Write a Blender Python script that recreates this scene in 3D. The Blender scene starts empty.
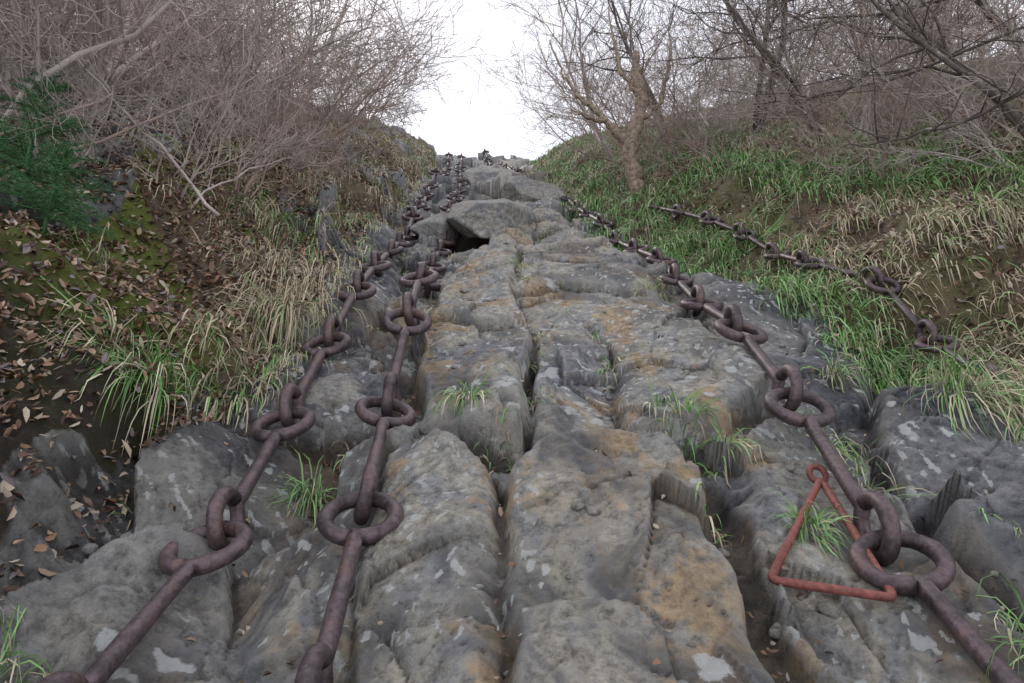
import bpy, math, random, time
import numpy as np
from mathutils import Vector, Matrix, Quaternion
T0=time.time()
random.seed(7); rng=np.random.default_rng(11)
S=math.radians(38.0); CS,SN=math.cos(S),math.sin(S)
CAMH=0.9; TH=math.radians(17.0)
def W(P):
    P=np.asarray(P,float); o=np.empty_like(P)
    o[...,0]=P[...,0]; o[...,1]=P[...,1]*CS-P[...,2]*SN; o[...,2]=P[...,1]*SN+P[...,2]*CS
    return o
# ---------------------------------------------------------------- noise
def hsh(ix,iy,seed):
    n=(ix*374761393+iy*668265263+seed*144269504)&0xffffffff
    n=((n^(n>>13))*1274126177)&0xffffffff
    n=n^(n>>16)
    n=((n^(n>>11))*974634787)&0xffffffff
    n=n^(n>>15)
    return n/4294967296.0
def vn(x,y,seed=0):
    xf=np.floor(x); yf=np.floor(y); ix=xf.astype(np.int64); iy=yf.astype(np.int64)
    fx=x-xf; fy=y-yf
    fx=fx*fx*fx*(fx*(fx*6-15)+10); fy=fy*fy*fy*(fy*(fy*6-15)+10)
    a=hsh(ix,iy,seed);b=hsh(ix+1,iy,seed);c=hsh(ix,iy+1,seed);d=hsh(ix+1,iy+1,seed)
    return (a*(1-fx)+b*fx)*(1-fy)+(c*(1-fx)+d*fx)*fy
def fbm(x,y,seed=0,oct=4,gain=.5):
    s=0;a=1;t=0;ca,sa=math.cos(.6),math.sin(.6)
    for i in range(oct):
        s=s+a*(vn(x,y,seed+i*17)*2-1); t+=a; a*=gain
        x,y=(x*ca-y*sa)*2.03+3.1,(x*sa+y*ca)*2.03+7.7
    return s/t
def ridged(x,y,seed=0,oct=4):
    s=0;a=1;t=0
    for i in range(oct):
        s=s+a*(1-np.abs(vn(x,y,seed+i*13)*2-1)*2); t+=a; a*=.5
        x,y=x*2.1+1.3,y*2.1+4.1
    return s/t
def voro(x,y,seed):
    ix=np.floor(x).astype(np.int64); iy=np.floor(y).astype(np.int64)
    f1=np.full(x.shape,9.);f2=np.full(x.shape,9.)
    r=[np.zeros(x.shape) for _ in range(3)]; ddx=np.zeros(x.shape); ddy=np.zeros(x.shape)
    for i in(-1,0,1):
        for j in(-1,0,1):
            cx=ix+i;cy=iy+j
            px=cx+.05+.9*hsh(cx,cy,seed);py=cy+.05+.9*hsh(cx,cy,seed+5)
            dx=x-px;dy=y-py;d=np.sqrt(dx*dx+dy*dy)
            m=d<f1
            f2=np.where(m,f1,np.minimum(f2,d)); f1=np.where(m,d,f1)
            ddx=np.where(m,dx,ddx);ddy=np.where(m,dy,ddy)
            for k in range(3): r[k]=np.where(m,hsh(cx,cy,seed+11+k),r[k])
    return f1,f2,r,ddx,ddy
def ss(a,b,x):
    t=np.clip((x-a)/(b-a),0,1); return t*t*(3-2*t)
def terr(q,n,w=.2):
    t=q*n; fl=np.floor(t); f=t-fl; return (fl+np.clip(f/w,0,1)*.65+f*.35)/n
# ---------------------------------------------------------------- terrain
UL_v=[-20,.5,1,1.5,2,2.5,3,4,6,9,12,20,60]; UL_u=[-.95,-.95,-.98,-1.02,-.97,-.90,-.89,-.98,-1.10,-1.28,-1.5,-2.0,-3]
UR_v=[-20,.5,1.2,1.8,2.2,3,4,5,7,9,15,20,60]; UR_u=[2.0,1.9,1.8,1.66,1.5,1.34,1.12,.94,.66,.52,.42,.6,1.5]
def uL(v): return np.interp(v,UL_v,UL_u)
def uR(v): return np.interp(v,UR_v,UR_u)
# polygon, top, tilt_u, tilt_v, edge width, moat depth
SLABS=[
 ([(-.30,.2),(-.02,.2),(-.005,1.1),(-.03,1.62),(-.2,1.83),(-.35,1.80),(-.35,1.3),(-.30,.95)],.045,.14,.03,.05,.02),
 ([(-.01,.2),(.39,.2),(.405,.87),(.46,1.50),(.42,1.74),(.30,1.80),(.11,1.77),(-.015,1.58),(-.01,.9)],.085,-.02,.04,.04,.03),
 ([(-.27,1.90),(.03,1.88),(.048,2.5),(.10,2.85),(-.36,3.05),(-.38,2.6)],.055,.10,.02,.05,.02),
 ([(-.36,3.05),(.10,2.85),(.05,3.7),(.02,5.0),(-.30,4.95),(-.40,3.9)],.080,.06,-.02,.06,.01),
 ([(.055,1.92),(.33,1.95),(.40,2.5),(.36,3.05),(.10,2.9)],.015,-.05,.05,.03,.0),
 ([(.10,2.87),(.36,3.05),(.39,2.5),(.32,1.95),(.60,1.93),(.84,2.2),(.86,2.9),(.80,3.5),(.3,3.7),(.03,3.6)],.045,.10,-.02,.045,.0),
 ([(.03,3.6),(.3,3.7),(.80,3.5),(.78,4.2),(.66,5.2),(.03,5.0)],.075,.06,.02,.06,.0),
 ([(.84,2.12),(1.2,2.2),(1.46,2.7),(1.35,3.4),(.98,3.8),(.86,3.0)],.045,-.05,.07,.06,.0),
 ([(1.0,1.60),(1.5,1.52),(1.78,2.25),(1.2,2.2)],.04,.14,.16,.05,.02),
 ([(.90,.6),(1.5,.6),(1.5,1.48),(1.0,1.5),(.94,1.1)],.03,.22,.12,.05,.02),
 ([(.52,.6),(.90,.6),(.93,1.1),(.98,1.6),(.80,1.9),(.60,1.85),(.56,1.4)],-.015,.04,.05,.06,.0),
 ([(-.97,2.02),(-.42,2.03),(-.40,2.40),(-.7,2.6),(-.97,2.42)],.01,.05,.14,.04,.03),
 ([(-1.08,2.70),(-.70,2.65),(-.62,3.6),(-.72,4.4),(-.85,5.4),(-1.3,5.2),(-1.18,4)],.16,-.42,.0,.08,.02),
 ([(-.19,5.7),(.12,5.6),(.1,7.0),(-.15,7.4)],.12,.1,.06,.06,.0),
 ([(.16,5.4),(.55,5.5),(.50,7.2),(.18,7.4)],.05,.1,.05,.1,.0),
 ([(-1.45,1.55),(-1.12,1.5),(-1.10,1.85),(-1.4,1.95)],.10,.1,.2,.05,.0),
]
def slab_mask(u,v,poly):
    n=len(poly)
    d=np.full(u.shape,1e9); inside=np.zeros(u.shape,bool)
    for i in range(n):
        x1,y1=poly[i];x2,y2=poly[(i+1)%n]
        ex,ey=x2-x1,y2-y1; wx,wy=u-x1,v-y1
        t=np.clip((wx*ex+wy*ey)/(ex*ex+ey*ey+1e-12),0,1)
        d=np.minimum(d,np.hypot(wx-ex*t,wy-ey*t))
        c=((y1>v)!=(y2>v))
        xi=x1+(v-y1)*ex/(ey if abs(ey)>1e-9 else 1e-9)
        inside^=(c&(u<xi))
    return np.where(inside,d,-d)
def terrain_full(u,v):
    far=ss(4.8,7.5,v)
    a1=fbm(u*1.5,v*1.2,1,3);a2=fbm(u*1.5,v*1.2,7,3);b1=fbm(u*7,v*6,13,2);b2=fbm(u*7,v*6,17,2)
    wu=u+.16*a1+.010*b1; wv=v+.22*a2+.010*b2
    su=u+.065*a1+.018*b1; sv=v+.09*a2+.020*b2
    f1,f2,r,dx,dy=voro(wu/.42+.25*wv,wv/.52-.1*wu,3)
    e1=f2-f1; on=ss(.35,.6,vn(u*2.1,v*1.7,55))
    h1=((r[0]-.5)*(.06+.30*far)+dx*(r[1]-.5)*.28+dy*(r[2]-.5)*.30)
    g1=(1-ss(0,.026,e1))*on
    q=voro(wu/.19+.4*wv,wv/.24-.3*wu,41); e2=q[1]-q[0]
    h2=(q[2][0]-.5)*.022+(q[3]*(q[2][1]-.5)+q[4]*(q[2][2]-.5))*.080
    g2=(1-ss(0,.035,e2))*ss(.56,.70,vn(u*3.3,v*3.1,57))
    q5=voro(wu/.055-.5*wv,wv/.07+.3*wu,43)
    h3=(q5[2][0]-.5)*.003+(q5[3]*(q5[2][1]-.5)+q5[4]*(q5[2][2]-.5))*.014
    rock=h1+h2+h3-.028*g1-.006*g2-.02
    crack=np.maximum(g1,.5*g2)
    q3=voro(wu/.42-.6*wv,wv/.52+.5*wu,77); g3=(1-ss(0,.014,q3[1]-q3[0]))*ss(.48,.60,vn(u*3,v*2,66))
    sub=(q3[2][0]-.5)*.024+(q3[3]*(q3[2][1]-.5)+q3[4]*(q3[2][2]-.5))*.085
    ln=np.abs(fbm(wu*2.6+1.2*wv,wv*1.4,88,3)); gl=(1-ss(0,.010,ln))*ss(.4,.6,vn(u*2,v*2,89))
    ln2=np.abs(fbm(wu*4+3*wv,wv*4.5-2*wu,188,3)); gl2=(1-ss(0,.009,ln2))*ss(.52,.66,vn(u*2.5,v*2.2,189))
    tq=fbm(su*2.4,sv*2.1,91,3); st=terr(tq,6)*.060
    smax=np.zeros(u.shape)
    for k,(poly,top,tu,tv,ed,moat) in enumerate(SLABS):
        cu=sum(p[0] for p in poly)/len(poly);cv=sum(p[1] for p in poly)/len(poly)
        near=(u>cu-1.3)&(u<cu+1.3)&(v>cv-2.4)&(v<cv+2.4)
        if not near.any(): continue
        un,vv=su[near],sv[near]
        d=slab_mask(un,vv,poly)
        m=ss(-.4*ed,.6*ed,d); dome=ss(0,.10,d)*.012
        s=top+tu*(un-cu)+tv*(vv-cv)+dome+sub[near]+.30*h2[near]+.5*h3[near]-.014*g3[near]-.009*gl[near]-.007*gl2[near]+st[near]
        rn=rock[near]-moat*ss(-.07,0,d)
        mod=ss(.40,.62,vn(u[near]*4,v[near]*3,200+k))
        ck=np.exp(-((d+.002)/.009)**2)*mod
        rock[near]=rn*(1-m)+s*m-.018*ck
        crack[near]=crack[near]*(1-m)+m*np.maximum(np.maximum(g3[near],gl[near])*.7,.5*gl2[near])
        crack[near]=np.maximum(crack[near],.7*ck)
        smax[near]=np.maximum(smax[near],m)
    def trench(cu_,w,v0,v1,dep):
        x=(su-np.interp(sv,[p[0] for p in cu_],[p[1] for p in cu_])); return dep*np.exp(-(x/w)**4)*ss(v0,v0+.15,v)*(1-ss(v1-.2,v1,v))
    tr=trench([(.5,.44),(1.0,.455),(1.5,.51),(1.8,.50)],.04,.6,1.85,.070)
    rock=rock-tr; crack=np.maximum(crack,np.clip(tr/.04,0,.85))
    rock=rock+(1-smax)*(terr(fbm(u*3,v*2.2,95,4),7)*.08)
    pit=ss(-.62,-.52,u)*(1-ss(-.24,-.16,u))*ss(5.15,5.35,v)*(1-ss(6.0,6.3,v)); rock=rock*(1-pit)-.42*pit; crack=np.maximum(crack,pit)  # pit joins the crack mask, so the hole's shade is painted dark
    rock=rock+.007*fbm(su*9,sv*8,21,4)+.002*ridged(u*17+v*3,v*14,31,4)+.0045*fbm(u*48,v*42,51,3)
    dl=uL(v)-u+.12*fbm(u*2.2,v*2.2,101,3); dr=u-uR(v)+.13*fbm(u*2,v*2,111,3)
    bl=.22*ss(0,.14,dl)+.30*ss(.1,.8,dl)+.30*np.clip(dl-.3,0,6)+.03*np.clip(dl-6,0,40)
    br=.06*ss(0,.25,dr)+.28*ss(.1,.9,dr)+.23*np.clip(dr-.3,0,6)+.02*np.clip(dr-6,0,40)
    nearf=ss(1.0,3.0,v); bl=bl*(.80+.20*nearf); br=br*(.5+.5*nearf)
    lump=.13*fbm(u*1.5,v*1.5,131,4)+.06*fbm(u*6,v*6,141,4)+.03*fbm(u*20,v*20,151,3)
    mL=ss(0,.12,dl);mR=ss(0,.2,dr)
    outc=ss(.60,.68,vn(u*1.7,v*1.3,171))*(1-ss(2.6,3.4,v)); outl=np.maximum(ss(.66,.74,vn(u*2.3,v*1.5,177)),.9*ss(.5,.6,vn(u*4,v*4,178))*(1-ss(1.5,2.0,v)))
    soil=np.maximum(mL*(1-.85*outl),mR*(1-.8*outc))
    h=rock*(1-np.maximum(mL,mR))+mL*(bl+lump*(1-.4*outl)+(.2+.9*outl)*rock)+mR*(br+lump+(.15+.9*outc)*rock)
    pocket=ss(-.05,-.11,rock)*(1-smax)*ss(.4,.6,vn(u*2.4,v*2.4,181))
    dd=np.maximum(v-19,0); h=h-.86*(np.sqrt(dd*dd+9)-3)
    h=h-.9*(np.sqrt(np.maximum(-v-4,0)**2+4)-2)*.2
    return h,soil,crack,pocket,smax,mL,mR
def axis(lo,fine0,fine1,hi,step,g):
    a=list(np.arange(fine0,fine1,step)); s=step;x=a[-1]
    while x<hi: s*=g;x+=s;a.append(x)
    s=step;x=fine0;b=[]
    while x>lo: s*=1.04;x-=s;b.append(x)
    return np.array(b[::-1]+a)
us=axis(-90,-1.4,1.55,90,.0070,1.035); vs=axis(-25,.74,2.5,110,.0070,1.012)
U,V=np.meshgrid(us,vs)
H,SOIL,CR,POC,SM,ML,MR=terrain_full(U,V)
print('terrain',U.size,time.time()-T0)
def terrain(u,v):
    u=np.asarray(u,float);v=np.asarray(v,float)
    i=np.clip(np.searchsorted(us,u)-1,0,len(us)-2); j=np.clip(np.searchsorted(vs,v)-1,0,len(vs)-2)
    fx=np.clip((u-us[i])/(us[i+1]-us[i]),0,1);fy=np.clip((v-vs[j])/(vs[j+1]-vs[j]),0,1)
    return (H[j,i]*(1-fx)+H[j,i+1]*fx)*(1-fy)+(H[j+1,i]*(1-fx)+H[j+1,i+1]*fx)*fy
def blur(a,n):
    for ax in(0,1):
        p=np.pad(a,[(n,n) if i==ax else (0,0) for i in(0,1)],mode='edge')
        c=np.cumsum(p,axis=ax); z=np.zeros_like(np.take(c,[0],axis=ax)); c=np.concatenate([z,c],axis=ax)
        L=2*n+1
        a=(np.take(c,range(L,c.shape[ax]),axis=ax)-np.take(c,range(0,c.shape[ax]-L),axis=ax))/L
    return a
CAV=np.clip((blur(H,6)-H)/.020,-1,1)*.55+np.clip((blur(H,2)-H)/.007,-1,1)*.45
nv,nu=U.shape
P=W(np.stack([U,V,H],-1).reshape(-1,3))
def mesh_np(name,verts,faces_flat,loop_tot,smooth=True):
    me=bpy.data.meshes.new(name); nvt=len(verts); nf=len(loop_tot)
    me.vertices.add(nvt); me.vertices.foreach_set('co',np.asarray(verts,np.float32).ravel())
    me.loops.add(len(faces_flat)); me.loops.foreach_set('vertex_index',np.asarray(faces_flat,np.int32))
    me.polygons.add(nf); st=np.concatenate([[0],np.cumsum(loop_tot)[:-1]]).astype(np.int32)
    me.polygons.foreach_set('loop_start',st); me.polygons.foreach_set('loop_total',np.asarray(loop_tot,np.int32))
    if smooth: me.polygons.foreach_set('use_smooth',np.ones(nf,bool))
    me.update(calc_edges=True); return me
def add_obj(name,me,mat=None):
    o=bpy.data.objects.new(name,me); bpy.context.scene.collection.objects.link(o)
    if mat and len(me.materials)==0: me.materials.append(mat)
    return o
def fattr(me,name,a):
    at=me.attributes.new(name,'FLOAT','POINT'); at.data.foreach_set('value',np.asarray(a,np.float32).ravel())
def cattr(me,name,a):
    a=np.asarray(a,np.float32); a=np.concatenate([a,np.ones((len(a),1),np.float32)],1)
    at=me.attributes.new(name,'FLOAT_COLOR','POINT'); at.data.foreach_set('color',a.ravel())
I=np.arange(nv*nu).reshape(nv,nu)
Q=np.stack([I[:-1,:-1],I[:-1,1:],I[1:,1:],I[1:,:-1]],-1).reshape(-1,4)
me=mesh_np('terrain',P,Q.ravel(),np.full(len(Q),4))
och=ss(-.75,-.30,U+.25*fbm(U*1.5,V*1.5,400,3))*(1-ss(.65,1.05,U+.2*fbm(U*1.5,V*1.5,404,3)))*(1-.4*ss(5,7,V))
wet=ss(-.80,-1.05,U+.15*fbm(U*2,V*2,610,3))*(1-ss(1.8,2.3,V))
moss=1.2*ML*ss(-.8,.0,-np.abs(V-2.9)+1.0)+MR*.35+.25*ML
UX=U+.8*H; VX=V-.8*H   # follow the steep faces so patches do not smear down them
lx=UX+.03*fbm(UX*20,VX*20,700,3); ly=VX+.03*fbm(UX*20,VX*20,705,3)
l1=voro(lx/.045,ly/.050,710); lich=(1-ss(.08,.38,l1[0]*(.7+1.1*l1[2][0])))*ss(.50,.62,vn(UX*3.2,VX*2.6,720)+.25*fbm(UX*9,VX*9,722,2))
l2=voro(lx/.12,ly/.13,730); lich=np.maximum(lich,(1-ss(.08,.26,l2[0]*(.5+1.8*l2[2][0])))*ss(.50,.60,vn(UX*1.6,VX*1.4,740))*.9)
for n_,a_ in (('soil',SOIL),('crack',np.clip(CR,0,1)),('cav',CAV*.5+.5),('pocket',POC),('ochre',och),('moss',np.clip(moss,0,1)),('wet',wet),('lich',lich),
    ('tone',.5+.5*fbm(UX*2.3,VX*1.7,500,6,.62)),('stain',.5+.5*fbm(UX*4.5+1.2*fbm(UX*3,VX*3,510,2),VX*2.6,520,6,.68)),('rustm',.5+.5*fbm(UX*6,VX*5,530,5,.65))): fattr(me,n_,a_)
# ---------------------------------------------------------------- materials
class NT:
    def __init__(s,name):
        s.m=bpy.data.materials.new(name); s.m.use_nodes=True; s.t=s.m.node_tree; s.b=s.t.nodes['Principled BSDF']
    def n(s,typ): return s.t.nodes.new(typ)
    def l(s,a,b): s.t.links.new(a,b)
    def coord(s,out='Object'): return s.n('ShaderNodeTexCoord').outputs[out]
    def noise(s,scale,detail=4,rough=.55,dist=0,vec=None,out='Fac'):
        x=s.n('ShaderNodeTexNoise'); x.inputs['Scale'].default_value=scale;x.inputs['Detail'].default_value=detail
        x.inputs['Roughness'].default_value=rough;x.inputs['Distortion'].default_value=dist
        if vec is not None: s.l(vec,x.inputs['Vector'])
        return x.outputs[out]
    def ramp(s,fac,*st):
        x=s.n('ShaderNodeValToRGB'); e=x.color_ramp.elements
        while len(e)<len(st): e.new(.5)
        for i,(p,c) in enumerate(st):
            e[i].position=p; e[i].color=(c,c,c,1) if not hasattr(c,'__len__') else (*c,1)
        s.l(fac,x.inputs['Fac']); return x.outputs['Color']
    def mix(s,f,a,b,mode='MIX'):
        x=s.n('ShaderNodeMix'); x.data_type='RGBA'; x.blend_type=mode
        for sock,val in((x.inputs[0],f),(x.inputs[6],a),(x.inputs[7],b)):
            if isinstance(val,bpy.types.NodeSocket): s.l(val,sock)
            elif hasattr(val,'__len__'): sock.default_value=(*val,1)
            else: sock.default_value=val if sock==x.inputs[0] else (val,val,val,1)
        return x.outputs[2]
    def math(s,op,a,b=0.,clamp=False):
        x=s.n('ShaderNodeMath'); x.operation=op; x.use_clamp=clamp
        for i,val in enumerate((a,b)):
            if isinstance(val,bpy.types.NodeSocket): s.l(val,x.inputs[i])
            else: x.inputs[i].default_value=val
        return x.outputs[0]
    def attr(s,name,o='Fac'):
        x=s.n('ShaderNodeAttribute'); x.attribute_name=name; return x.outputs[o]
    def bump(s,h,strength,dist,prev=None):
        x=s.n('ShaderNodeBump'); x.inputs['Strength'].default_value=strength;x.inputs['Distance'].default_value=dist
        s.l(h,x.inputs['Height'])
        if prev is not None: s.l(prev,x.inputs['Normal'])
        return x.outputs['Normal']
def rockmat(name,A_=True):
    g=NT(name); co=g.coord()
    A=(lambda n:g.attr(n)) if A_ else None
    n3=g.noise(30,7,.76,0,co)
    tone=A('tone') if A else g.noise(3,4,.6,0,co); rus=A('rustm') if A else .45
    nz=g.math('SUBTRACT',n3,.5)
    cool=g.ramp(tone,(.30,(.095,.10,.118)),(.44,(.18,.187,.205)),(.56,(.27,.27,.272)),(.72,(.33,.315,.285)))
    warm=g.ramp(tone,(.28,(.21,.215,.24)),(.40,(.35,.34,.32)),(.50,(.47,.43,.35)),(.58,(.34,.345,.35)),(.66,(.48,.45,.385)),(.78,(.38,.38,.37)))
    base=g.mix(A('ochre') if A else .6,cool,warm)
    if A:
        stn=A('stain')
        rf=g.math('ADD',rus,g.math('MULTIPLY',nz,.6))
        base=g.mix(g.math('MULTIPLY',g.ramp(rf,(.54,0.),(.66,.75)),g.math('ADD',g.math('MULTIPLY',A('ochre'),.75),.12)),base,(.47,.31,.15))
        sf=g.math('ADD',stn,g.math('MULTIPLY',nz,.8))
        base=g.mix(g.ramp(sf,(.52,0.),(.64,.70)),base,(.085,.088,.10))
    base=g.mix(1.0,base,g.ramp(n3,(.33,.36),(.50,.98),(.64,1.45)),'MULTIPLY')
    if A:
        lf=g.math('ADD',A('lich'),g.math('MULTIPLY',nz,1.9))
        base=g.mix(g.ramp(lf,(.50,0.),(.74,.85)),base,g.mix(n3,(.38,.40,.40),(.86,.87,.84)))
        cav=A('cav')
        dirt_shade=g.math('MAXIMUM',g.ramp(cav,(.58,0.),(.97,.65)),g.math('MULTIPLY',A('crack'),.9))  # soil colour in cracks and hollows, doubling as painted occlusion shade
        base=g.mix(dirt_shade,base,g.mix(n3,(.02,.016,.014),(.095,.072,.052)))
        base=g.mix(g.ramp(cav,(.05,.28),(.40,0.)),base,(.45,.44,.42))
        so=g.ramp(n3,(.3,(.035,.024,.018)),(.5,(.11,.078,.055)),(.7,(.25,.19,.13)))
        so=g.mix(g.ramp(rus,(.45,0.),(.6,.6)),so,(.23,.17,.115))
        mo=g.math('MULTIPLY',A('moss'),g.ramp(g.math('ADD',stn,g.math('MULTIPLY',nz,.5)),(.46,0.),(.56,.9)))
        so=g.mix(mo,so,g.mix(n3,(.03,.05,.008),(.24,.29,.05)))
        so=g.mix(g.math('MULTIPLY',A('wet'),.8),so,g.mix(n3,(.010,.008,.008),(.075,.058,.042)))
        sm=g.math('ADD',A('soil'),g.math('MULTIPLY',g.math('SUBTRACT',rus,.5),.9))
        sm=g.ramp(sm,(.42,0.),(.54,1.)); sm=g.math('MAXIMUM',sm,g.math('MULTIPLY',A('pocket'),.8))
        base=g.mix(sm,base,so)
        base=g.mix(g.math('MULTIPLY',A('wet'),.5),base,g.mix(1.,base,.35,'MULTIPLY'))
    g.l(base,g.b.inputs['Base Color'])
    if A: g.l(g.math('SUBTRACT',g.ramp(tone,(.3,.62),(.7,.85)),g.math('MULTIPLY',A('wet'),.3)),g.b.inputs['Roughness'])
    else: g.b.inputs['Roughness'].default_value=.75
    g.b.inputs['Specular IOR Level'].default_value=.3
    g.l(g.bump(n3,1.0,.026),g.b.inputs['Normal'])
    return g.m
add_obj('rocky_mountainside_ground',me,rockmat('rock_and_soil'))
M_rock=rockmat('boulder_rock',False)
def colmat(name,rough=.6,spec=.3):
    g=NT(name); c=g.attr('col','Color')
    g.l(c,g.b.inputs['Base Color']); g.b.inputs['Roughness'].default_value=rough; g.b.inputs['Specular IOR Level'].default_value=spec
    return g.m
M_grass=colmat('grass_blade',.5,.35); M_leaf=colmat('dead_leaf',.65,.3); M_need=colmat('conifer_needles',.55,.3)
def barkmat(name,c0,c1,sc,lich=True,rand=(.75,1.2),det=3):
    g=NT(name); co=g.coord(); n=g.noise(sc,det,.65,0,co); oi=g.n('ShaderNodeObjectInfo')
    c=g.ramp(n,(.3,c0),(.7,c1)); c=g.mix(1.,c,g.ramp(oi.outputs['Random'],(0.,rand[0]),(1.,rand[1])),'MULTIPLY')
    if lich: c=g.mix(g.ramp(n,(.60,0.),(.68,.6)),c,(.42,.41,.38))
    g.l(c,g.b.inputs['Base Color']); g.b.inputs['Roughness'].default_value=.75; g.b.inputs['Specular IOR Level'].default_value=.2
    if det>4: g.l(g.bump(n,.8,.02),g.b.inputs['Normal'])
    return g.m
M_twig=barkmat('shrub_twigs',(.31,.265,.245),(.58,.51,.47),5,False,det=1)
M_twig2=barkmat('shrub_twigs_reddish',(.27,.195,.165),(.50,.39,.34),5,False,det=1)
M_dark=barkmat('dark_bark',(.055,.046,.042),(.16,.135,.12),14)
M_pale=barkmat('weathered_wood',(.08,.058,.045),(.42,.34,.26),22,det=6)
def iron(name,c0,c1,c2,met,rough):
    g=NT(name); co=g.coord(); n=g.noise(9,4,.7,.3,co); n2=g.noise(75,4,.7,0,co)
    c=g.ramp(n,(.35,c0),(.52,c1),(.70,c2)); c=g.mix(1.,c,g.ramp(n2,(.3,.55),(.65,1.4)),'MULTIPLY')
    g.l(c,g.b.inputs['Base Color']); g.b.inputs['Metallic'].default_value=met
    g.l(g.ramp(n2,(.3,rough),(.7,rough+.22)),g.b.inputs['Roughness'])
    g.l(g.bump(n2,.5,.004),g.b.inputs['Normal']); return g.m
M_iron=iron('worn_iron',(.058,.044,.048),(.125,.094,.102),(.15,.092,.078),.5,.36)
M_red=iron('red_painted_iron',(.15,.042,.034),(.25,.085,.068),(.10,.048,.038),.1,.5)
# ---------------------------------------------------------------- tubes
def tube(path,rad,sides,cap=True):
    path=np.asarray(path,float); n=len(path)
    rad=np.full(n,rad) if np.isscalar(rad) else np.asarray(rad)
    T=np.gradient(path,axis=0); T/=np.linalg.norm(T,axis=1)[:,None]+1e-12
    a=np.array([0,0,1.]) if abs(T[0][2])<.9 else np.array([1.,0,0])
    N=np.cross(T[0],a);N/=np.linalg.norm(N)
    Ns=np.empty((n,3))
    for i in range(n):
        N=N-T[i]*(N@T[i]);N=N/math.sqrt(N@N+1e-20);Ns[i]=N
    B=np.cross(T,Ns); ang=np.arange(sides)*2*math.pi/sides
    V=path[:,None]+rad[:,None,None]*(np.cos(ang)[None,:,None]*Ns[:,None]+np.sin(ang)[None,:,None]*B[:,None])
    i,k=np.meshgrid(np.arange(n-1),np.arange(sides),indexing='ij');k2=(k+1)%sides
    F=np.stack([i*sides+k,i*sides+k2,(i+1)*sides+k2,(i+1)*sides+k],-1).reshape(-1,4)
    caps=[list(range(sides))[::-1],list(range((n-1)*sides,n*sides))] if cap else []
    return V.reshape(-1,3),F,caps
class Acc:
    def __init__(s): s.v=[];s.f=[];s.l=[];s.o=0
    def add(s,V,F,caps=[]):
        V=np.asarray(V);F=np.asarray(F); s.v.append(V); s.f.append((F+s.o).ravel()); s.l.append(np.full(len(F),F.shape[1]))
        for c in caps: s.f.append(np.array(c)+s.o); s.l.append(np.array([len(c)]))
        s.o+=len(V)
    def mesh(s,name,smooth=True): return mesh_np(name,np.concatenate(s.v),np.concatenate(s.f),np.concatenate(s.l),smooth)
R1,R2,rr=.058,.079,.0185; LL=.51
def link_path(L):
    p=[]
    for a in np.linspace(math.radians(14),math.radians(352),26): p.append((R1*1.2*math.cos(a),0,R1*math.sin(a)))
    for t in np.linspace(0,1,9): p.append((R1*1.2+.006+(L-R1*1.2-R2-.012)*t,0,0))
    for a in np.linspace(math.radians(188),math.radians(530),30): p.append((L+R2*math.cos(a),R2*math.sin(a),0))
    return np.array(p)
def chain(name,ctrl,lift=.010,scale=1.,seed=0):
    rnd=random.Random(seed)
    ctrl=np.array(ctrl,float); d=np.concatenate([[0],np.cumsum(np.hypot(*np.diff(ctrl,axis=0).T))])
    gap=(R1*1.2+R2-2*rr)*scale; pitch=LL*scale+gap; ac=Acc(); n=int(d[-1]/pitch)
    at=lambda s:np.array([np.interp(s,d,ctrl[:,k]) for k in(0,1)])
    js=np.array([at(i*pitch-gap*.5) for i in range(n+1)]); r=.07
    js[:,0]+=np.array([rnd.uniform(-.012,.012) for _ in js])
    hj=np.array([np.mean(np.sort(terrain(q[0]+np.array([0,r,-r,0,0])*.8,q[1]+np.array([0,0,0,r,-r])))[-3:]) for q in js])+lift+.02
    sm=hj.copy()
    for _ in range(2): sm[1:-1]=np.maximum(sm[1:-1]*.5+.25*(sm[:-2]+sm[2:]),sm[1:-1]-.01)
    hj=sm; ts=np.linspace(0,1,11)
    for _ in range(6):
        for i in range(n):
            m=js[i][None]*(1-ts[:,None])+js[i+1][None]*ts[:,None]
            ex=max(0,(terrain(m[:,0],m[:,1])+rr-(hj[i]+(hj[i+1]-hj[i])*ts))[1:-1].max()); hj[i]+=ex*.4;hj[i+1]+=ex*.4
    J=np.concatenate([js,hj[:,None]],1)
    for i in range(n):
        X=J[i+1]-J[i];Lt=np.linalg.norm(X);X/=Lt
        A=J[i]+X*gap*.5;L=max(Lt-gap,.3*scale)
        up=np.array([0,0,1.]);Y=np.cross(up,X);Y/=np.linalg.norm(Y);Z=np.cross(X,Y)
        ro=rnd.uniform(-.25,.25); Y,Z=Y*math.cos(ro)+Z*math.sin(ro),Z*math.cos(ro)-Y*math.sin(ro)
        p=link_path(L/scale)*scale
        q=A+p[:,:1]*X+p[:,1:2]*Y+p[:,2:]*Z
        V_,F,c=tube(q,rr*scale*(1+.05*np.sin(np.arange(len(q))*.9+i)),14); ac.add(W(V_),F,c)
    return add_obj(name,ac.mesh(name),M_iron)
chain('iron_chain',[(-.71,.215),(-.69,.90),(-.664,1.30),(-.682,1.974),(-.71,2.64),(-.723,3.28),(-.764,3.98),(-.82,5.44),(-1.0,8),(-1.15,11),(-1.5,18.1)],seed=1)
chain('iron_chain.001',[(-.32,.30),(-.326,.90),(-.334,1.45),(-.386,2.09),(-.418,2.73),(-.445,3.33),(-.515,4.53),(-.60,7.0),(-.75,10.6),(-1.3,19)],seed=2)
chain('iron_chain.002',[(.80,.13),(.80,.90),(.796,1.22),(.817,1.85),(.831,2.45),(.875,3.258),(.927,4.4),(.82,5.87),(.60,8.3)],seed=3)
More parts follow.
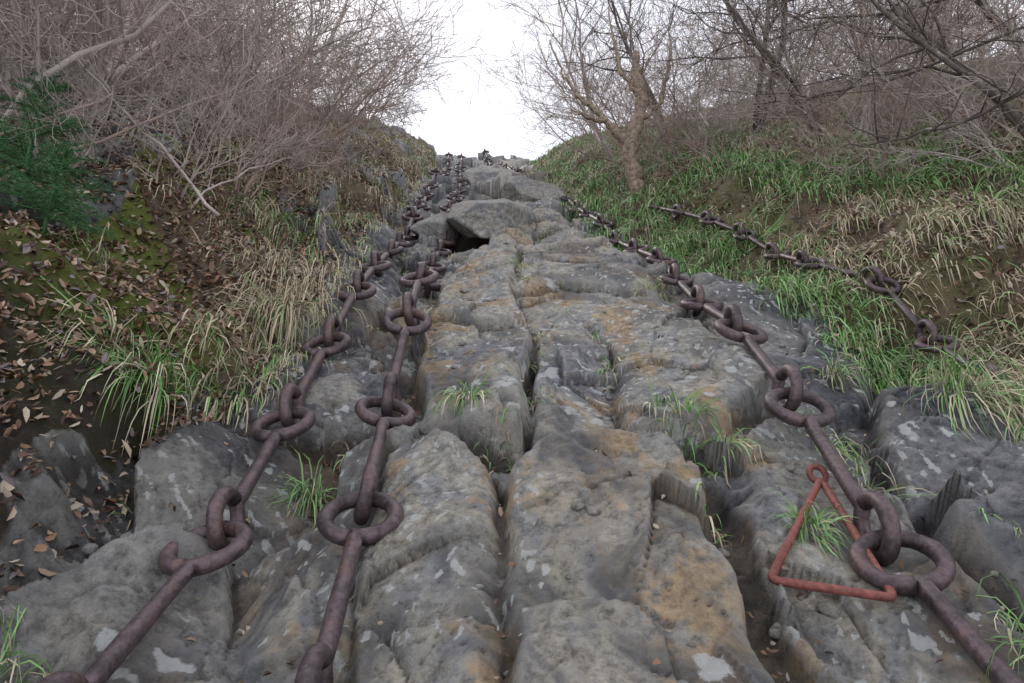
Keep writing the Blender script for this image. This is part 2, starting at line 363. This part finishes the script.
chain('iron_chain.003',[(1.60,2.2),(1.64,2.57),(1.66,3.15),(1.52,3.6),(1.56,4.33),(1.34,5.3),(1.12,6.5)],seed=4,scale=.8,lift=-.005)
chain('iron_chain.004',[(.30,10.5),(.12,12),(0,13.5),(-.4,16),(-.8,19)],seed=5)
def foothold():
    pts=[]
    for q in((.772,1.60),(.515,1.22),(.735,1.16)): pts.append(np.array([q[0],q[1],float(terrain(q[0],q[1]))]))
    pts[0][2]+=.03;pts[1][2]+=.02;pts[2][2]+=.02
    for _ in range(8):
        for i in range(3):
            a_,b__=pts[i],pts[(i+1)%3]; ts=np.linspace(0,1,15); m=a_[None]*(1-ts[:,None])+b__[None]*ts[:,None]
            ex=max(0,(terrain(m[:,0],m[:,1])+.011-m[:,2]).max()); a_[2]+=ex*.5; b__[2]+=ex*.5
    ac=Acc(); path=[]
    def corner(p,a,b,r=.022):
        d1=(a-p)/np.linalg.norm(a-p);d2=(b-p)/np.linalg.norm(b-p)
        return [ (p+d1*r)*(1-t)**2+p*2*t*(1-t)+(p+d2*r)*t*t for t in np.linspace(0,1,6)]
    a,b_,c=pts
    path+=corner(a,c,b_); path+=[(a*(1-t)+b_*t) for t in(.3,.5,.7)]
    path+=corner(b_,a,c); path+=[(b_*(1-t)+c*t) for t in(.3,.5,.7)]
    path+=corner(c,b_,a); path+=[(c*(1-t)+a*t) for t in(.3,.5,.7)]; path.append(path[0])
    ac.add(*[W(x) if i==0 else x for i,x in enumerate(tube(path,.0092,10))])
    ring=[a+np.array([.020*math.cos(t),.020*math.sin(t)+.020,.012*math.sin(t)+.003]) for t in np.linspace(0,2*math.pi,18)]
    ac.add(*[W(x) if i==0 else x for i,x in enumerate(tube(ring,.008,8))])
    add_obj('triangular_foothold',ac.mesh('triangular_foothold'),M_red)
foothold()
# ---------------------------------------------------------------- woody plants
def grow_plant(seed,stems,L0,r0,levels,kids,spread,sides0=5,trunk=False,up=.12,crook=.22,ratio=.52,rmin=.0014):
    rnd=random.Random(seed); ac=Acc()
    def rv(): return Vector((rnd.gauss(0,1),rnd.gauss(0,1),rnd.gauss(0,1)))
    def br(p,d,L,r,lev):
        ns=7 if lev==0 else (4 if lev<levels else 3)
        pts=[p.copy()];q=p.copy();dd=d.copy();dirs=[dd.copy()]
        for i in range(ns):
            dd=(dd+rv()*crook*(.55 if lev==0 and trunk else 1.0)*.5+Vector((0,0,up*(.6 if lev else 1)))).normalized()
            q=q+dd*(L/ns);pts.append(q.copy());dirs.append(dd.copy())
        rad=np.linspace(r,max(r*.42,rmin),ns+1)
        ac.add(*tube([tuple(x) for x in pts],rad,sides0 if lev==0 else 3,cap=False))
        if lev>=levels: return
        for k in range(kids[lev]):
            t=rnd.uniform(.2 if not(trunk and lev==0) else .35,1.0)
            if k==0:t=1.0
            i=min(int(t*ns),ns-1);f=t*ns-i
            bp=pts[i].lerp(pts[i+1],min(f,1)); bd=dirs[i]
            s=rv();s=(s-bd*s.dot(bd)).normalized()
            an=rnd.uniform(.45,1.15) if k else .25
            nd=(bd*math.cos(an)+s*math.sin(an)).normalized()
            br(bp,nd,L*ratio*rnd.uniform(.65,1.25),max(rad[i]*.62,rmin),lev+1)
    for s in range(stems):
        a=rnd.uniform(0,6.28);t=rnd.uniform(.1,spread)
        d=Vector((math.cos(a)*t,math.sin(a)*t,1)).normalized()
        br(Vector((math.cos(a)*.06*(stems>1),math.sin(a)*.06*(stems>1),-.05)),d,L0*rnd.uniform(.6,1.2),r0*rnd.uniform(.7,1.1),0)
    return ac.mesh('woody')
shr=[grow_plant(100+i,6,1.0,.0105,3,(6,5,4),1.1,up=.07,crook=.45,ratio=.55,rmin=.0016) for i in range(5)]
for i,m in enumerate(shr): m.materials.append(M_twig if i%3 else M_twig2)
trees=[grow_plant(200+i,2,1.9,.028,4,(7,5,4,3),.55,7,True,.06,.42,.5) for i in range(3)]
for i,m in enumerate(trees): m.materials.append(M_dark if i%2==0 else M_twig)
print('plants',time.time()-T0)
Tarr=lambda u,v: float(terrain(u,v))
def place(name,me,u,v,scale,lean=(0,0),sink=.03,zr=None,zs=1):
    o=add_obj(name,me); w=W(np.array([u,v,Tarr(u,v)-sink]))
    o.location=w; q=Matrix.Rotation(lean[0],4,'Y')@Matrix.Rotation(lean[1],4,'X')@Matrix.Rotation(random.uniform(0,6.28) if zr is None else zr,4,'Z')
    o.rotation_mode='QUATERNION'; o.rotation_quaternion=q.to_quaternion(); o.scale=(scale,scale,scale*zs); return o
R=random.Random(5)
v=2.7
while v<19:
    for k in range(3):
        u=float(uL(v))-.56-(k+R.random())/3*(1.9+v*.34)-(.3 if v<3.6 else 0)-.5*float(ss(7,12,np.array(v)))
        place('bare_shrub',shr[R.randrange(5)],u,v+R.uniform(-.3,.3),R.uniform(.85,1.3)*(1.05+.028*v),(R.uniform(.0,.30),R.uniform(0,.5)))
    v+=.5+.055*v
for (u,v,s) in [(-1.9,3.0,.6),(-1.6,3.4,.6),(-1.55,4.1,.65),(-1.7,4.8,.8),(-2.3,3.3,.8),(-1.75,5.6,.8),(-1.8,6.6,.8),(-2.6,3.8,1.),
    (2.3,4.4,.6),(2.9,3.9,.8),(1.75,6.2,.7),(1.6,7.6,.7),(3.2,4.4,1.0)]:
    place('bare_shrub',shr[R.randrange(5)],u,v,s,(R.uniform(.0,.4)*(1 if u<0 else -1),R.uniform(-.1,.3)))
v=3.9
while v<19:
    for k in range(3 if v>6 else 2):
        u=float(uR(v))+.85+(k+R.random())/3*(2.2+v*.34)+(.9 if v<5.2 else 0)+.4*float(ss(8,13,np.array(v)))
        place('bare_shrub',shr[R.randrange(5)],u,v+R.uniform(-.3,.3),R.uniform(.85,1.3)*(1.0+.028*v),(R.uniform(-.30,.05),R.uniform(0,.4)))
    v+=.55+.065*v
for (u,v,s,ln,i) in [(3.0,4.0,1.0,-.55,0),(3.6,5.0,1.5,-.45,2),(2.7,6.3,1.15,-.35,0),(1.9,7.8,1.0,-.15,1),(1.35,9.4,1.1,-.08,1),(2.0,9.2,1.4,-.15,0),
    (2.9,9,1.7,0,2),(1.7,13,1.6,-.1,1),(-2.6,4.4,1.2,.30,1),(-2.4,6.6,1.3,.12,1),(-2.8,9.5,1.4,.1,1),(-4.0,6.5,1.6,.2,2),(-2.9,5.4,1.3,.2,1)]:
    place('bare_tree',trees[i],u,v,s,(ln,.2))
def snag():
    ac=Acc()
    def add(pts,r):
        pts=np.array(pts,float); n=len(pts); t=np.linspace(0,n-1,n*6); pp=np.stack([np.interp(t,range(n),pts[:,k]) for k in range(3)],1)
        pp+=rng.normal(0,.010,pp.shape); rad=np.interp(t,range(n),r)*rng.uniform(.78,1.18,len(t)); ac.add(*tube(pp,rad,10))
    add([(0,0,-.1),(-.08,0,.4),(.0,.05,.8),(.10,0,1.15),(.06,.05,1.5),(.10,.1,1.9)],[.095,.085,.08,.075,.065,.035])
    add([(-.03,0,.5),(-.25,0,.8),(-.36,.1,1.05),(-.6,.1,1.3),(-.75,.2,1.7),(-.9,.2,2.2)],[.05,.042,.035,.026,.016,.006])
    add([(.05,0,.9),(.3,0,1.1),(.42,0,1.6),(.55,0,2.5)],[.04,.03,.02,.006])
    add([(.08,0,1.2),(-.12,0,1.55),(-.2,0,2.5)],[.03,.022,.006])
    add([(-.3,.05,.9),(-.55,-.05,.92),(-.7,0,1.05)],[.025,.018,.006])
    return ac.mesh('snag')
sm_=snag(); sm_.materials.append(M_pale); place('dead_tree_trunk',sm_,1.20,6.8,.9,(0,0),zr=0)
def limb(name,a,b,r,mat,sag=.1,n=14,seed=0):
    rn=np.random.default_rng(seed); t=np.linspace(0,1,n)[:,None]; p=np.array(a)*(1-t)+np.array(b)*t; p[:,2]+=(-sag*4*t*(1-t))[:,0]; p+=np.cumsum(rn.normal(0,.012,p.shape),0)
    ac=Acc();V_,F,c=tube(p,np.linspace(r,r*.3,n),7);ac.add(W(V_),F,c)
    for k in range(12):
        i=rn.integers(2,n-1);d=rn.normal(0,1,3);d[2]=abs(d[2]);d/=np.linalg.norm(d);L=rn.uniform(.2,.7)
        q=np.array([p[i]+d*L*s for s in np.linspace(0,1,6)])+np.cumsum(rn.normal(0,.014,(6,3)),0)
        V_,F,c=tube(q,np.linspace(r*.4,.0018,6),4);ac.add(W(V_),F,c)
    add_obj(name,ac.mesh(name),mat)
limb('bare_branch',(2.9,4.2,1.45),(1.6,4.9,1.0),.010,M_dark,seed=1)
limb('bare_branch.001',(2.6,3.4,1.2),(1.85,3.9,.75),.012,M_dark,seed=2)
limb('bare_branch.002',(-2.3,2.6,.75),(-1.35,3.7,1.35),.008,M_twig2,.05,seed=3)
limb('bare_branch.003',(-1.9,2.7,.7),(-1.1,4.4,1.4),.008,M_twig2,.03,seed=5)
limb('bare_branch.004',(-1.35,3.3,.5),(-1.9,3.3,1.45),.009,M_twig,.03,seed=7)
limb('bare_branch.005',(2.7,3.2,1.0),(2.0,3.0,1.55),.012,M_dark,.03,seed=8)
# ---------------------------------------------------------------- grass
G=np.array([0,-SN,-CS])
TU=[]
def tuft(u,v,n,L,green,rad=.04,droop=1.,wid=.0048): TU.append((u,v,n,L,green,rad,droop,wid))
for t in [(-1.06,1.95,150,.25,.7,.06),(-1.22,2.05,100,.27,.4,.06),(-.96,2.8,260,.32,.06,.12),(-.88,2.65,180,.28,.06,.1),(-1.12,3.2,180,.28,.08,.1),(-.57,1.80,90,.18,.85,.03),(-.135,2.05,90,.15,.6,.035),
   (-.05,1.86,25,.1,.4,.03),(.50,1.90,90,.16,.75,.04),(.60,1.83,30,.15,.5,.03),(.72,3.6,90,.2,.45,.07),(.97,2.02,70,.2,.6,.04),(1.18,2.45,60,.2,.5,.04),(.98,1.75,60,.22,.5,.03),(.68,1.42,80,.13,.9,.03),
   (1.45,2.1,220,.32,.5,.09),(1.58,1.9,170,.3,.4,.08),(.95,1.0,130,.22,.7,.05),(1.03,.92,100,.22,.5,.05),(-.88,.98,70,.20,.6,.04),(-.96,1.05,60,.2,.4,.05),(.03,4.3,50,.2,.6,.05),(.25,3.2,14,.1,.5,.03),
   (-.05,6.0,60,.25,.5,.08),(-.5,2.0,16,.1,.3,.02),(-.45,5.0,25,.2,.4,.05),(-1.5,2.5,70,.25,.5,.08),(.10,2.87,22,.1,.5,.02),(.45,2.0,25,.12,.5,.03),(-.38,3.0,30,.14,.4,.03)]:
    tuft(*t)
def vs1(u,v,s): return float(vn(np.array([u]),np.array([v]),s)[0])
for i in range(950):
    v=2.0+17*R.random()**1.6; du=R.random()**1.3*2.6
    u=float(uR(v))+du-.03
    gm_=vs1(u*1.6,v*1.1,300)
    green=.88 if gm_>.50 else (.5 if gm_>.38 else .15)
    if 4.2<v<9 and du<1.3: green=max(green,.8)
    tuft(u,v,46,R.uniform(.14,.32),green,.10,1.15,.0048+.0006*v)
for i in range(460):
    v=2.2+16*R.random()**1.5; du=R.random()**1.6*1.5
    u=float(uL(v))-du+.05
    gm_=vs1(u*1.3,v*.9,320)
    if v<4 and gm_<.5 and du>.25: continue
    tuft(u,v,36,R.uniform(.14,.28),.35 if gm_>.62 else .07,.10,1.3,.0048+.0006*v)
for i in range(320):
    v=.9+8*R.random();u=R.uniform(float(uL(v)),float(uR(v)))
    h=terrain(np.array([u,u+.06,u-.06]),np.array([v,v,v]))
    if h[0]<h[1:].mean()-.012: tuft(u,v,16,R.uniform(.05,.13),.5,.02)
T=np.array(TU); rep=T[:,2].astype(int); X=np.repeat(T,rep,axis=0); n=len(X)
a=rng.uniform(0,6.283,n); q=X[:,5]*np.sqrt(rng.random(n)); bu=X[:,0]+q*np.cos(a);bv=X[:,1]+q*np.sin(a)
az=a+rng.normal(0,.6,n); tl=np.abs(rng.normal(.6,.32,n)); isg=rng.random(n)<X[:,4]
hue=np.repeat(rng.random(len(T)),rep)[:,None]
cg=(np.array([.12,.26,.065])*(1-hue)+np.array([.23,.37,.15])*hue)*rng.uniform(.5,1.6,(n,1))
cs=(np.array([.60,.54,.38])*(1-hue)+np.array([.46,.38,.26])*hue)*rng.uniform(.55,1.3,(n,1))
col=np.where(isg[:,None],cg,cs); le=X[:,3]*rng.uniform(.45,1.15,n); wd=X[:,7]*rng.uniform(.5,1.2,n); dr_=X[:,6]*rng.uniform(.5,1.7,n)*np.where(isg,1,1.4)
K=6; d=np.stack([np.cos(az)*np.sin(tl),np.sin(az)*np.sin(tl),np.cos(tl)],1)
side=np.stack([-np.sin(az),np.cos(az),np.zeros(n)],1)+rng.normal(0,.3,(n,3)); side/=np.linalg.norm(side,axis=1)[:,None]
p=np.stack([bu,bv,terrain(bu,bv)-.005],1); pts=[p.copy()]
for k in range(K-1):
    d=d+G*dr_[:,None]*(k+1)*.22; d/=np.linalg.norm(d,axis=1)[:,None]
    p=p+d*(le/(K-1))[:,None]; p[:,2]=np.maximum(p[:,2],terrain(p[:,0],p[:,1])+.005); pts.append(p.copy())
wk=[.7,1,.95,.8,.5,.06]; Vg=[]
for k in range(K):
    o=side*(wd*wk[k])[:,None]*.5; Vg+= [pts[k]-o,pts[k]+o]
Vg=np.stack(Vg,1).reshape(-1,3); b=np.arange(n)*2*K
F=np.concatenate([np.stack([b+2*k,b+2*k+1,b+2*k+3,b+2*k+2],1) for k in range(K-1)])
gm=mesh_np('grass',W(Vg),F.ravel(),np.full(len(F),4)); cattr(gm,'col',np.repeat(col,2*K,axis=0)); add_obj('grass_tufts',gm,M_grass)
print('grass',n,time.time()-T0)
# ---------------------------------------------------------------- dead leaves
def leaves(name,u,v,size,cols):
    n=len(u); a=rng.uniform(0,6.283,n); h=terrain(u,v)+.004+.022*rng.random(n)
    tx=rng.normal(0,.5,n);ty=rng.normal(0,.5,n)
    X=np.stack([np.cos(a),np.sin(a),tx],1);Y=np.stack([-np.sin(a),np.cos(a),ty],1);Z=np.cross(X,Y)
    base=np.stack([u,v,h],1); s=size[:,None]; cur=rng.uniform(-.3,.6,n)[:,None]; tip=rng.uniform(-.4,.5,n)[:,None]
    wd=rng.uniform(.6,1.3,n)[:,None]
    pts=[(-1,0,0,1),(-.35,.46,1,0),(.4,.38,1,0),(1,0,0,1),(.4,-.38,1,0),(-.35,-.46,1,0)]
    V=np.stack([base+s*(X*x+Y*y*wd+Z*(z*cur+tz*tip*(x>0))) for x,y,z,tz in pts],1).reshape(-1,3)
    b=np.arange(n)*6
    F=np.concatenate([np.stack([b,b+3,b+2,b+1],1),np.stack([b,b+5,b+4,b+3],1)])
    m=mesh_np(name,W(V),F.ravel(),np.full(len(F),4),False); cattr(m,'col',np.repeat(cols,6,axis=0)); add_obj(name,m,M_leaf)
n1_=90000; v=.8+12*rng.random(n1_)**2.0; u=uL(v)+.04-rng.random(n1_)**1.1*2.8
kk=(vn(u*2.2,v*2.2,610)+.3*rng.random(n1_)>.40)&((v>1.9)|(rng.random(n1_)<.35)); u=u[kk];v=v[kk]
n2_=30000; v2=1.9+12*rng.random(n2_)**1.5; u2=uR(v2)-.05+rng.random(n2_)*3.2
kk=vn(u2*2.0,v2*2.0,620)+.25*rng.random(n2_)>.48; u2=u2[kk];v2=v2[kk]
n3_=5000; v3=.8+7*rng.random(n3_)**1.5; u3=uL(v3)+rng.random(n3_)*(uR(v3)-uL(v3))
h0=terrain(u3,v3);hx=(terrain(u3+.05,v3)+terrain(u3-.05,v3)+terrain(u3,v3+.05)+terrain(u3,v3-.05))/4; k=h0<hx-.006
nb=len(u)+len(u2)
u=np.concatenate([u,u2,u3[k]]);v=np.concatenate([v,v2,v3[k]]); N=len(u)
pal=np.array([[.24,.14,.085],[.15,.09,.06],[.36,.26,.18],[.44,.37,.29],[.09,.055,.04],[.20,.17,.18]])
cols=pal[rng.choice(6,N,p=[.22,.19,.19,.18,.12,.10])]*rng.uniform(.7,1.3,(N,1))
size=np.concatenate([rng.uniform(.007,.019,nb),rng.uniform(.005,.011,k.sum())])
leaves('fallen_leaves',u,v,size,cols)
# ---------------------------------------------------------------- fir saplings
def fir(seed,Hh):
    rn=np.random.default_rng(seed); ac=Acc(); bs=[];ds=[];ls=[]
    ac.add(*tube([(0,0,-.05),(.01,0,Hh*.5),(0,.01,Hh)],[.012,.008,.002],6))
    for z in np.linspace(.12,Hh*.97,11):
        for k in range(6):
            a=rn.uniform(0,6.28);L=(Hh-z)*.55+.07
            p=np.array([[math.cos(a)*L*s,math.sin(a)*L*s,z+.10*L*s-.12*L*s*s] for s in np.linspace(0,1,6)])
            ac.add(*tube(p,np.linspace(.004,.0015,6),4,False))
            ns=int(L*650); s=rn.random(ns)**.8; off=rn.choice([-1,-.5,0,.5,1],ns)*rn.uniform(.2,1,ns)*.26*L*(1-.6*s)
            B=np.stack([math.cos(a)*L*s-math.sin(a)*off+math.cos(a)*abs(off)*.6,math.sin(a)*L*s+math.cos(a)*off+math.sin(a)*abs(off)*.6,z+.10*L*s-.12*L*s*s],1)
            D=rn.normal(0,1,(ns,3));D[:,2]=D[:,2]*.4+.3;D/=np.linalg.norm(D,axis=1)[:,None]
            bs.append(B);ds.append(D);ls.append(rn.uniform(.014,.026,ns))
    B=np.concatenate(bs);D=np.concatenate(ds);l=np.concatenate(ls)[:,None]; sd=np.cross(D,rn.normal(0,1,D.shape));sd/=np.linalg.norm(sd,axis=1)[:,None]
    Vn=np.stack([B-sd*.0016,B+sd*.0016,B+D*l],1).reshape(-1,3); ac.add(Vn,np.arange(len(Vn)).reshape(-1,3))
    m=ac.mesh('fir'); nvt=len(m.vertices)
    cattr(m,'col',np.array([.06,.15,.06])*rn.uniform(.6,1.7,(nvt,1))); m.materials.append(M_need); return m
f1=fir(1,.75);f2=fir(2,.5)
place('fir_sapling',f1,-1.86,2.66,.9);place('fir_sapling',f2,-1.58,2.38,.75);place('fir_sapling',f2,-1.80,2.36,.7)
# ---------------------------------------------------------------- stones and boulders
import bmesh
def ico(sub):
    bm=bmesh.new(); bmesh.ops.create_icosphere(bm,subdivisions=sub,radius=1); bv=np.array([v.co[:] for v in bm.verts]); bf=np.array([[x.index for x in f.verts] for f in bm.faces]); bm.free(); return bv,bf
BV5,BF5=ico(5)
def boulder(name,c,sc,rot,seed):
    bv,bf=BV5,BF5; rn=np.random.default_rng(seed)
    nrm=rn.normal(0,1,(26,3));nrm/=np.linalg.norm(nrm,axis=1)[:,None]; off=rn.uniform(.62,.98,26)
    dist=np.min(off[None]/np.maximum(bv@nrm.T,1e-3),axis=1); dist=np.minimum(dist,1.1)
    dist*=1+.05*fbm(bv[:,0]*3+bv[:,2]*2,bv[:,1]*3+bv[:,2],seed,4)+.02*ridged(bv[:,0]*9+bv[:,2]*5,bv[:,1]*9-bv[:,2]*4,seed+3,3)
    q=bv*dist[:,None]*np.array(sc); ca,sa=math.cos(rot),math.sin(rot)
    q=np.stack([q[:,0]*ca-q[:,1]*sa,q[:,0]*sa+q[:,1]*ca,q[:,2]],1)+np.array(c)
    add_obj(name,mesh_np(name,W(q),bf.ravel(),np.full(len(bf),3)),M_rock)
boulder('boulder',(-.22,6.15,.14),(.40,.75,.19),.15,3)
boulder('boulder.001',(-.62,6.0,.05),(.16,.5,.16),-.2,4)
boulder('boulder.002',(.20,8.6,.06),(.35,.7,.22),.3,5)
boulder('boulder.003',(-.3,11,.06),(.5,.8,.28),-.3,6)
boulder('boulder.005',(-.62,2.28,-.02),(.15,.13,.09),.4,9)
def stones():
    ac=Acc(); bv,bf=ico(2); c=0; tries=0
    while c<420 and tries<8000:
        tries+=1
        v=.85+5*R.random()**1.4;u=R.uniform(float(uL(v))-.5,float(uR(v))+.2)
        hs=terrain(np.array([u,u+.06,u-.06,u,u]),np.array([v,v,v,v+.06,v-.06]))
        if hs[0]>hs[1:].mean()-.004: continue
        s=R.uniform(.004,.020); nrm=rng.normal(0,1,(9,3));nrm/=np.linalg.norm(nrm,axis=1)[:,None]
        dist=np.minimum(np.min(.7/np.maximum(bv@nrm.T,1e-3),axis=1),1.1)[:,None]
        sc_=np.array([R.uniform(.7,1.4),R.uniform(.7,1.4),R.uniform(.4,.8)])
        ac.add(W(bv*dist*sc_*s+np.array([u,v,hs[0]+s*.2])),bf); c+=1
    add_obj('loose_stones',ac.mesh('stones',False),M_rock)
stones()
# ---------------------------------------------------------------- world, sun, camera
sc=bpy.context.scene; w=bpy.data.worlds.new('World'); sc.world=w; w.use_nodes=True; nt=w.node_tree; nt.nodes.clear()
out=nt.nodes.new('ShaderNodeOutputWorld'); sky=nt.nodes.new('ShaderNodeTexSky'); sky.sky_type='NISHITA'; sky.sun_disc=False
el,az=math.radians(48),math.radians(-30)
sky.sun_elevation=el; sky.sun_rotation=az
b1=nt.nodes.new('ShaderNodeBackground'); b1.inputs[1].default_value=.05; nt.links.new(sky.outputs[0],b1.inputs[0])
b2=nt.nodes.new('ShaderNodeBackground'); b2.inputs[0].default_value=(.97,.96,1.0,1); b2.inputs[1].default_value=1.05
ad=nt.nodes.new('ShaderNodeAddShader'); nt.links.new(b1.outputs[0],ad.inputs[0]);nt.links.new(b2.outputs[0],ad.inputs[1]);nt.links.new(ad.outputs[0],out.inputs[0])
sl=bpy.data.lights.new('sun','SUN'); sl.energy=1.3; sl.angle=math.radians(18); sl.color=(1,.96,.91); so_=bpy.data.objects.new('sun',sl); sc.collection.objects.link(so_)
dirv=Vector((math.sin(az)*math.cos(el),math.cos(az)*math.cos(el),math.sin(el))); so_.rotation_mode='QUATERNION'; so_.rotation_quaternion=dirv.to_track_quat('Z','Y')
cam=bpy.data.cameras.new('camera'); cam.lens=25; cam.sensor_width=36; cam.clip_start=.02; cam.clip_end=500
c=bpy.data.objects.new('camera',cam); sc.collection.objects.link(c); c.location=W(np.array([0,0,CAMH])); c.rotation_euler=(math.radians(90)+S-TH,0,0); sc.camera=c
sc.view_settings.view_transform='Standard'; sc.view_settings.look='None'; sc.view_settings.exposure=0
print('done',time.time()-T0)
